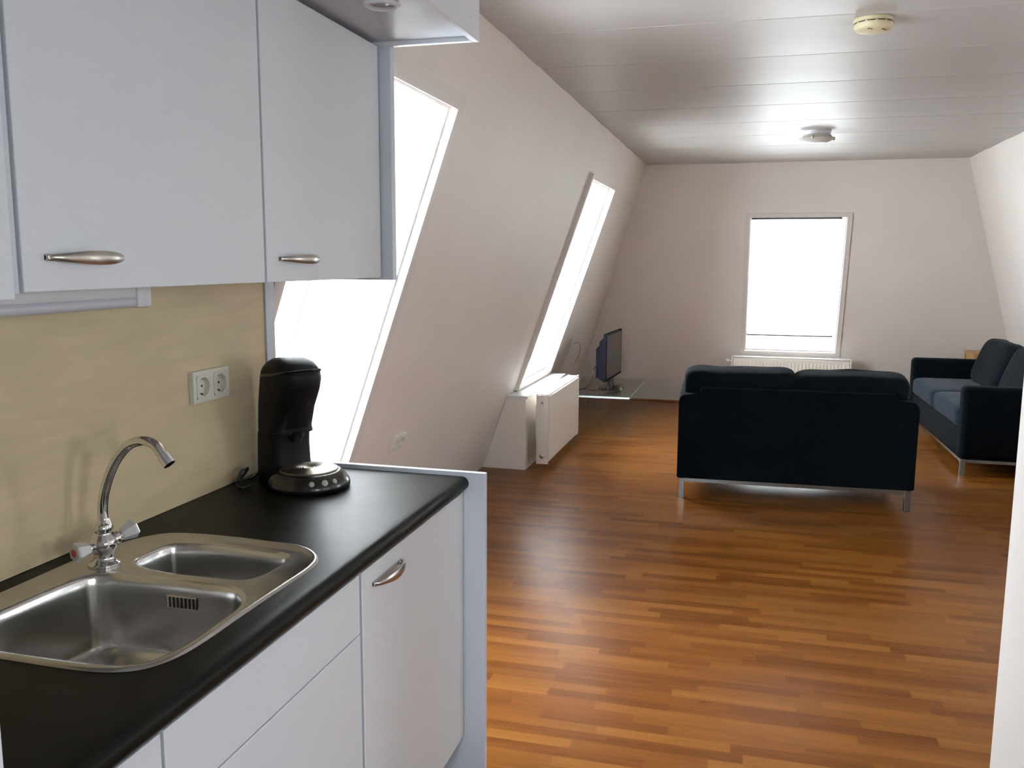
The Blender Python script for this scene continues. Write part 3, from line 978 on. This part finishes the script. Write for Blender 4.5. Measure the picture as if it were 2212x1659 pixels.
cb = obj('power_cord', tube(bmesh.new(), [cpt(-0.188, -0.02, 0.03), (-0.185, 0.03, 0.006), (-0.188, -0.01, 0.006), (-0.180, -0.05, 0.012), (-0.165, -0.075, 0.024), (-0.175, -0.045, 0.040), (-0.185, 0.0, 0.034), (-0.178, -0.06, 0.008), (-0.150, -0.085, 0.0055), (-0.140, -0.05, 0.008)], 0.0042, 8, 8), RUBBER, cm, smooth=True)

# ------------------------------------------------------------------ boxed ledge + radiator under window 2
sb = thing('boxed_ledge', 'white boxed-in ledge under the narrow sloping window', 'ledge', (-1.5, 6.64, 0))
bm = bmesh.new()
def xs_(z): return XF + SL * z + 0.002
prism(bm, [(xs_(0.0), 0.0), (-1.525, 0.0), (-1.525, 0.520), (xs_(0.520), 0.520)], 'y', 5.985, 7.30)
for v_ in bm.verts: v_.co -= Vector((-1.5, 6.64, 0))
obj('ledge_front', bm, RADI, sb)
bm = bmesh.new()
prism(bm, [(xs_(0.5205), 0.5205), (-1.508, 0.5205), (-1.508, 0.541), (xs_(0.541), 0.541)], 'y', 5.970, 7.30)
for v_ in bm.verts: v_.co -= Vector((-1.5, 6.64, 0))
obj('ledge_top', bm, TRIM, sb)


def radiator(label, loc, rotz, L, D, Hh, zb, ribs, valve_side, smoothfront):
    r = thing('radiator', label, 'radiator', loc, rotz)
    # local: length along X, front faces -Y, wall at +Y
    bm = bmesh.new()
    n = int(L / 0.034)
    for yy0, yy1 in ((-D / 2, -D / 2 + 0.016), (D / 2 - 0.016, D / 2)):
        box(bm, -L / 2 + 0.012, L / 2 - 0.012, yy0, yy1, zb + 0.012, zb + Hh - 0.012, bev=0.005)
    if ribs:
        for i in range(n):
            x = -L / 2 + 0.025 + i * (L - 0.05) / max(1, n - 1)
            box(bm, x - 0.010, x + 0.010, -D / 2 - 0.007, -D / 2 + 0.003, zb + 0.035, zb + Hh - 0.045, bev=0.004, seg=2)
    obj('panel', bm, RADI, r, smooth=40)
    if smoothfront:
        bm = bmesh.new(); box(bm, -L / 2 + 0.004, L / 2 - 0.004, -D / 2 - 0.004, -D / 2 - 0.0005, zb + 0.03, zb + Hh - 0.012, bev=0.001)
        obj('front_plate', bm, RADI, r)
    for s in (-1, 1):
        obj('side_cover', bx(s * L / 2 - 0.006, s * L / 2 + 0.006, -D / 2, D / 2, zb, zb + Hh - 0.002, bev=0.003), RADI, r, smooth=30)
    bm = bmesh.new()
    box(bm, -L / 2 - 0.005, L / 2 + 0.005, -D / 2 - 0.002, -D / 2 + 0.012, zb + Hh - 0.001, zb + Hh + 0.006, bev=0.002)
    box(bm, -L / 2 - 0.005, L / 2 + 0.005, D / 2 - 0.012, D / 2 + 0.002, zb + Hh - 0.001, zb + Hh + 0.006, bev=0.002)
    for i in range(int(L / 0.018)):
        x = -L / 2 + 0.012 + i * 0.018
        box(bm, x - 0.0045, x + 0.0045, -D / 2 + 0.010, D / 2 - 0.010, zb + Hh, zb + Hh + 0.004)
    obj('top_grille', bm, TRIM, r)
    s = valve_side
    bm = bmesh.new()
    if smoothfront:
        lathe(bm, [(0.016, 0.0), (0.016, s * 0.004), (0.012, s * 0.005)], (s * (L / 2 + 0.006), 0.0, zb + 0.055), 20, 'x')
        obj('drain_plug', bm, NICKEL, r, smooth=40)
        bm = bmesh.new()
        lathe(bm, [(0.009, 0.0), (0.009, s * 0.006)], (s * (L / 2 + 0.006), 0.0, zb + Hh - 0.055), 16, 'x')
        obj('valve', bm, NICKEL, r, smooth=40)
    else:
        lathe(bm, [(0.010, 0.0), (0.010, s * 0.02), (0.017, s * 0.022), (0.019, s * 0.05), (0.015, s * 0.056)], (s * (L / 2 + 0.006), 0.0, zb + Hh - 0.045), 20, 'x')
        obj('valve', bm, WHITEPL, r, smooth=40)
    for xx in (-L * 0.35, L * 0.35):
        obj('wall_bracket', bx(xx - 0.015, xx + 0.015, D / 2 - 0.002, D / 2 + 0.043, zb + Hh * 0.3, zb + Hh * 0.8), RADI, r)
    return r


radiator('white panel radiator standing in front of the boxed ledge', (-1.405, 6.565, 0), PI / 2, 1.13, 0.088, 0.50, 0.05, False, -1, True)
yr_ = YB - SB * 0.57 - 0.085
rad2 = radiator('ribbed white radiator under the far window', (0.405, yr_ - 0.035, 0), 0, 1.13, 0.090, 0.46, 0.085, True, -1, False)

# ------------------------------------------------------------------ TV, glass table, cables
gt = thing('tv_table', 'low bent-glass table carrying the television', 'table', (-1.27, 7.96, 0))
ty0, ty1, tz = -0.61, 0.60, 0.36
gx0, gx1 = -0.29, 0.315
th = 0.012
bm = bmesh.new()
def glass_profile():
    r = 0.045
    o = [(ty0, 0.0)]
    for k in range(0, 9):
        a = PI - PI / 2 * k / 8
        o.append((ty0 + r + r * math.cos(a), tz - r + r * math.sin(a)))
    for k in range(0, 9):
        a = PI / 2 - PI / 2 * k / 8
        o.append((ty1 - r + r * math.cos(a), tz - r + r * math.sin(a)))
    o.append((ty1, 0.0))
    i_ = [(ty1 - th, 0.0)]
    ri = r - th
    for k in range(0, 9):
        a = PI / 2 * k / 8
        i_.append((ty1 - r + ri * math.cos(a), tz - r + ri * math.sin(a)))
    for k in range(0, 9):
        a = PI / 2 + PI / 2 * k / 8
        i_.append((ty0 + r + ri * math.cos(a), tz - r + ri * math.sin(a)))
    i_.append((ty0 + th, 0.0))
    return o, i_
o, i_ = glass_profile()
i_ = i_[::-1]
A = [[bm.verts.new((x, p[0], p[1])) for p in o] for x in (gx0, gx1)]
B = [[bm.verts.new((x, p[0], p[1])) for p in i_] for x in (gx0, gx1)]
n = len(o)
for k in range(n - 1):
    bm.faces.new((A[0][k], A[0][k + 1], A[1][k + 1], A[1][k]))
    bm.faces.new((B[0][k], B[0][k + 1], B[1][k + 1], B[1][k]))
obj('glass_sheet', bm, TGLASS, gt, smooth=40)
bm = bmesh.new()
for x in (gx0, gx1):
    a = [bm.verts.new((x, p[0], p[1])) for p in o]; b = [bm.verts.new((x, p[0], p[1])) for p in i_]
    for k in range(n - 1): bm.faces.new((a[k], a[k + 1], b[k + 1], b[k]))
obj('glass_edge', bm, TEDGE, gt)
bm = bmesh.new(); box(bm, gx0 + 0.04, gx1 - 0.012, ty0 + 0.02, ty0 + 0.05, tz - 0.030, tz - 0.0165, bev=0.004)  # pale bar added in place of the bright reflection on the glass bend
obj('edge_highlight', bm, mat('highlight_paint', (0.70, 0.76, 0.74), 0.15, spec=0.8), gt)

tv = thing('television', 'flat black television turned to face the sofas', 'television', (-1.185, 7.84, tz))
tv.rotation_euler = (0, 0, math.radians(-2.4))
TW, TZ0, TZ1 = 0.72, 0.092, 0.512
bm = bmesh.new(); box(bm, -0.018, 0.012, -TW / 2, TW / 2, TZ0, TZ1, bev=0.005)
obj('casing', bm, TVBODY, tv, smooth=30)
obj('screen', bx(0.0115, 0.0135, -TW / 2 + 0.014, TW / 2 - 0.014, TZ0 + 0.025, TZ1 - 0.014), TVSCREEN, tv)
bm = bmesh.new()
loft(bm, [[(-0.018, -TW / 2 + 0.01, TZ0 + 0.01), (-0.018, TW / 2 - 0.01, TZ0 + 0.01), (-0.018, TW / 2 - 0.01, TZ1 - 0.03), (-0.018, -TW / 2 + 0.01, TZ1 - 0.03)],
          [(-0.055, -TW / 2 + 0.02, TZ0 + 0.02), (-0.055, TW / 2 - 0.02, TZ0 + 0.02), (-0.055, TW / 2 - 0.02, TZ1 - 0.07), (-0.055, -TW / 2 + 0.02, TZ1 - 0.07)],
          [(-0.060, -TW / 2 + 0.03, TZ0 + 0.03), (-0.060, TW / 2 - 0.03, TZ0 + 0.03), (-0.060, TW / 2 - 0.03, TZ1 - 0.105), (-0.060, -TW / 2 + 0.03, TZ1 - 0.105)],
          [(-0.088, -TW / 2 + 0.04, TZ0 + 0.03), (-0.088, TW / 2 - 0.04, TZ0 + 0.03), (-0.088, TW / 2 - 0.04, TZ1 - 0.13), (-0.088, -TW / 2 + 0.04, TZ1 - 0.13)]])
obj('back_cover', bm, TVBODY, tv)
bm = bmesh.new()
loft(bm, [[(0.115 * math.cos(t) - 0.01, 0.19 * math.sin(t), z) for t in [2 * PI * i / 40 for i in range(40)]] for z in (0.0005, 0.012)] + [[(0.06 * math.cos(t) - 0.01, 0.12 * math.sin(t), 0.022) for t in [2 * PI * i / 40 for i in range(40)]]])
obj('stand_base', bm, BLACKPL, tv, smooth=50)
obj('stand_neck', bx(-0.035, 0.0, -0.07, 0.07, 0.018, TZ0 + 0.03, bev=0.006), BLACKPL, tv, smooth=30)
obj('power_cable', tube(bmesh.new(), [(-0.085, -0.28, 0.24), (-0.110, -0.33, 0.19), (-0.120, -0.35, 0.11), (-0.16, -0.35, 0.05), (-0.22, -0.34, 0.015), (-0.28, -0.32, 0.012), (-0.33, -0.26, 0.012)], 0.0042, 8, 6), RUBBER, tv, smooth=True)
tag(obj('floor_cable', tube(bmesh.new(), [(-1.25, 7.66, 0.372), (-1.32, 7.60, 0.366), (-1.40, 7.62, 0.366), (-1.48, 7.58, 0.367), (-1.54, 7.66, 0.366)], 0.004, 8, 6), RUBBER, smooth=True), 'black cable lying across the glass table', 'cable')
# small socket with lead on sloping wall by the TV
zz = 0.74
s3 = thing('power_socket', 'pale power socket on the sloping wall near the television', 'socket', (XF + SL * zz + 0.0005, 7.98, zz))
mm = Matrix.Identity(4)
for i in range(3):
    mm[i][0] = UL[i]; mm[i][1] = -NL[i]; mm[i][2] = VL[i]; mm[i][3] = s3.location[i]
s3.matrix_world = mm
schuko(s3, 1, 0.073, 0.081, WALL, WALL)
tag(obj('aerial_lead', tube(bmesh.new(), [(XF + SL * 0.74 + 0.018, 8.0, 0.735), (-1.55, 8.06, 0.74), (-1.545, 8.14, 0.70), (-1.56, 8.17, 0.62), (-1.60, 8.18, 0.53)], 0.003, 8, 6), mat('grey_lead', (0.16, 0.14, 0.12), 0.5), smooth=True), 'thin grey lead hanging from the wall socket near the television', 'cable')


# ------------------------------------------------------------------ sofas
def rounded_block(bm, x0, x1, y0, y1, z0, z1, r):
    return box(bm, x0, x1, y0, y1, z0, z1, bev=r, seg=5)


def sofa(label, loc, rotz, W, D, leg_h, arm_h, arm_w, back_h, cush_h, ncush, far_back_inset=0.0):
    """local: back at y=0 (faces -y), front at y=D, width along x centred"""
    s = thing('sofa', label, 'sofa', loc, rotz)
    h = W / 2
    for (sx, sy) in ((-1, 0), (1, 0), (-1, 1), (1, 1)):
        lx = sx * (h - 0.032); ly = 0.03 if sy == 0 else D - 0.03
        obj('leg', bx(lx - 0.017, lx + 0.017, ly - 0.017, ly + 0.017, 0.0, leg_h - 0.001, bev=0.002), SILVER, s)
    bm = bmesh.new()
    z0, z1 = leg_h - 0.024, leg_h - 0.0015
    box(bm, -h + 0.052, h - 0.052, 0.014, 0.036, z0, z1)
    box(bm, -h + 0.052, h - 0.052, D - 0.036, D - 0.014, z0, z1)
    box(bm, -h + 0.016, -h + 0.038, 0.050, D - 0.050, z0, z1)
    box(bm, h - 0.038, h - 0.016, 0.050, D - 0.050, z0, z1)
    obj('metal_rail', bm, SILVER, s)
    obj('seat_base', rounded_block(bmesh.new(), -h + arm_w - 0.004, h - arm_w + 0.004, 0.10, D - 0.015, leg_h, leg_h + 0.20, 0.012), FABRIC, s, smooth=40)
    for sx in (-1, 1):
        x0, x1 = (-h, -h + arm_w) if sx < 0 else (h - arm_w, h)
        obj('arm', rounded_block(bmesh.new(), x0, x1, 0.118, D, leg_h, arm_h, 0.038), FABRIC, s, smooth=50)
    prof_ = []
    def arc(cx, cz, r, a0, a1, n=6):
        for k in range(n + 1):
            a = math.radians(a0 + (a1 - a0) * k / n)
            prof_.append((cx + r * math.cos(a), cz + r * math.sin(a)))
    hi = h - arm_w
    arc(-h + 0.012, leg_h + 0.012, 0.012, 270, 180, 3)
    arc(-h + 0.045, arm_h - 0.045, 0.045, 180, 90)
    prof_.append((-hi, arm_h))
    arc(-hi + 0.016, back_h - 0.016, 0.016, 180, 90, 4)
    arc(hi - 0.016, back_h - 0.016, 0.016, 90, 0, 4)
    prof_.append((hi, arm_h))
    arc(h - 0.045, arm_h - 0.045, 0.045, 90, 0)
    arc(h - 0.012, leg_h + 0.012, 0.012, 0, -90, 3)
    bm = prism(bmesh.new(), prof_, 'y', 0.0, 0.135)
    bmesh.ops.bevel(bm, geom=[e for e in bm.edges if abs(e.verts[0].co.y - e.verts[1].co.y) < 1e-6], offset=0.010, segments=3, profile=0.5, affect='EDGES')
    obj('back', bm, FABRIC, s, smooth=50)
    cw = (W - 2 * arm_w) / ncush
    for i in range(ncush):
        cx = -h + arm_w + cw * (i + 0.5)
        bm = superell(bmesh.new(), 0, 0, 0, cw / 2 - 0.004, (D - 0.14) / 2 + 0.012, 0.085, 0.36, 0.16)
        obj('seat_cushion', bm, SEATF, s, smooth=60, loc=(cx, 0.135 + (D - 0.14) / 2, leg_h + 0.20 + 0.078))
    return s


def back_cushion(s, cx, cy, cz, a, b, c, tilt, rz=0.0, e1=0.5, e2=0.3):
    bm = superell(bmesh.new(), 0, 0, 0, a, b, c, e1, e2)
    # slight unevenness
    for v_ in bm.verts:
        x, y, z = v_.co
        v_.co.z += 0.004 * math.sin(x * 9 + cx * 3) + 0.003 * math.sin(x * 23 + 1.0)
    return obj('back_cushion', bm, CUSH, s, smooth=60, loc=(cx, cy, cz), rot=(tilt, 0, rz))


SW = 1.412
sa = sofa('dark navy two-seater sofa seen from behind, facing the far window', (0.293, 5.560, 0), math.radians(2.6), SW, 0.80, 0.132, 0.672, 0.128, 0.716, 0.83, 2)
back_cushion(sa, -0.335, 0.175, 0.640, 0.345, 0.105, 0.190, math.radians(9), e1=0.24, e2=0.42)
back_cushion(sa, 0.325, 0.175, 0.635, 0.340, 0.105, 0.190, math.radians(9), e1=0.24, e2=0.42)

# second sofa along the right-hand wall: back to the wall, seat towards the room
sb2 = sofa('dark navy sofa standing along the right wall, seat towards the room', (2.275, 7.70, 0), PI / 2 + math.radians(0.8), 2.02, 0.82, 0.120, 0.640, 0.14, 0.70, 0.83, 2)
back_cushion(sb2, 0.43, 0.215, 0.635, 0.41, 0.135, 0.215, math.radians(20), e1=0.45, e2=0.5)
back_cushion(sb2, -0.43, 0.215, 0.635, 0.41, 0.135, 0.215, math.radians(20), e1=0.45, e2=0.5)

# wooden side table in the corner behind it
st = thing('side_table', 'small wooden side table in the right-hand far corner behind the sofa', 'table', (2.16, 8.965, 0))
obj('tabletop', bx(-0.175, 0.175, -0.19, 0.19, 0.652, 0.676, bev=0.002), WOODT, st)
for sx in (-1, 1):
    for sy in (-1, 1):
        obj('leg', bx(sx * 0.155 - 0.018, sx * 0.155 + 0.018, sy * 0.17 - 0.018, sy * 0.17 + 0.018, 0.0, 0.6515, bev=0.002), WOODT, st)
bm = bmesh.new(); box(bm, -0.165, -0.147, -0.15, 0.15, 0.56, 0.6515); box(bm, 0.147, 0.165, -0.15, 0.15, 0.56, 0.6515); box(bm, -0.136, 0.136, 0.16, 0.178, 0.56, 0.6515); box(bm, -0.136, 0.136, -0.178, -0.16, 0.56, 0.6515)
obj('apron', bm, WOODT, st)

# ------------------------------------------------------------------ ceiling fittings
cl = thing('ceiling_light', 'white bowl-shaped ceiling light near the far end of the room', 'ceiling light', (0.40, 6.655, ZC - 0.0005))
bm = bmesh.new(); lathe(bm, [(0.092, 0.0), (0.092, -0.012), (0.088, -0.030), (0.080, -0.034)], n=48)
obj('base_plate', bm, WHITEPL, cl, smooth=50)
bm = bmesh.new()
lathe(bm, [(0.086, -0.024), (0.094, -0.034), (0.102, -0.044), (0.117, -0.050), (0.119, -0.055), (0.108, -0.060), (0.092, -0.069), (0.070, -0.079), (0.045, -0.086), (0.020, -0.089), (0.002, -0.090)], n=56)
obj('glass_bowl', bm, OPAL, cl, smooth=60)
for k in range(3):
    a = math.radians(12 + 120 * k)
    bm = bmesh.new(); lathe(bm, [(0.007, -0.042), (0.009, -0.047), (0.009, -0.060), (0.005, -0.064)], (0.116 * math.cos(a), 0.116 * math.sin(a), 0), 14)
    obj('clip', bm, NICKEL, cl, smooth=50)

sd = thing('smoke_detector', 'yellowed round smoke detector on the ceiling', 'smoke detector', (0.403, 3.70, ZC - 0.0005))
bm = bmesh.new(); lathe(bm, [(0.070, 0.0), (0.072, -0.004), (0.071, -0.013), (0.066, -0.015)], n=48)
obj('mount_plate', bm, OLDPL, sd, smooth=50)
bm = bmesh.new(); lathe(bm, [(0.062, -0.012), (0.070, -0.017), (0.070, -0.030), (0.066, -0.037), (0.058, -0.043), (0.040, -0.047), (0.002, -0.048)], n=48)
obj('cover', bm, OLDPL, sd, smooth=50)
bm = bmesh.new()
for k in range(12):
    a = 2 * PI * k / 12 + 0.1
    rings = []
    for j in range(6):
        t = a + 0.40 * j / 5
        rr = [(0.0705, -0.0195), (0.0705, -0.0165), (0.0665, -0.0165), (0.0665, -0.0195)]
        rings.append([(r * math.cos(t), r * math.sin(t), z) for r, z in rr])
    loft(bm, rings)
obj('vent_slot', bm, DARKHOLE, sd)
bm = bmesh.new(); lathe(bm, [(0.0045, -0.0455), (0.0045, -0.0485), (0.003, -0.049)], (-0.012, -0.045, 0.002), 14)
obj('test_light', bm, mat('amber_lens', (0.30, 0.13, 0.03), 0.2), sd, smooth=50)
bm = bmesh.new()
for (x, y) in ((-0.02, -0.052), (0.035, -0.030), (0.042, -0.020), (0.030, -0.040)):
    bm = bmesh.new()
    box(bm, x - 0.005, x + 0.005, y - 0.0012, y + 0.0012, -0.0475, -0.0440)
    obj('printed_mark', bm, BROWNP, sd)
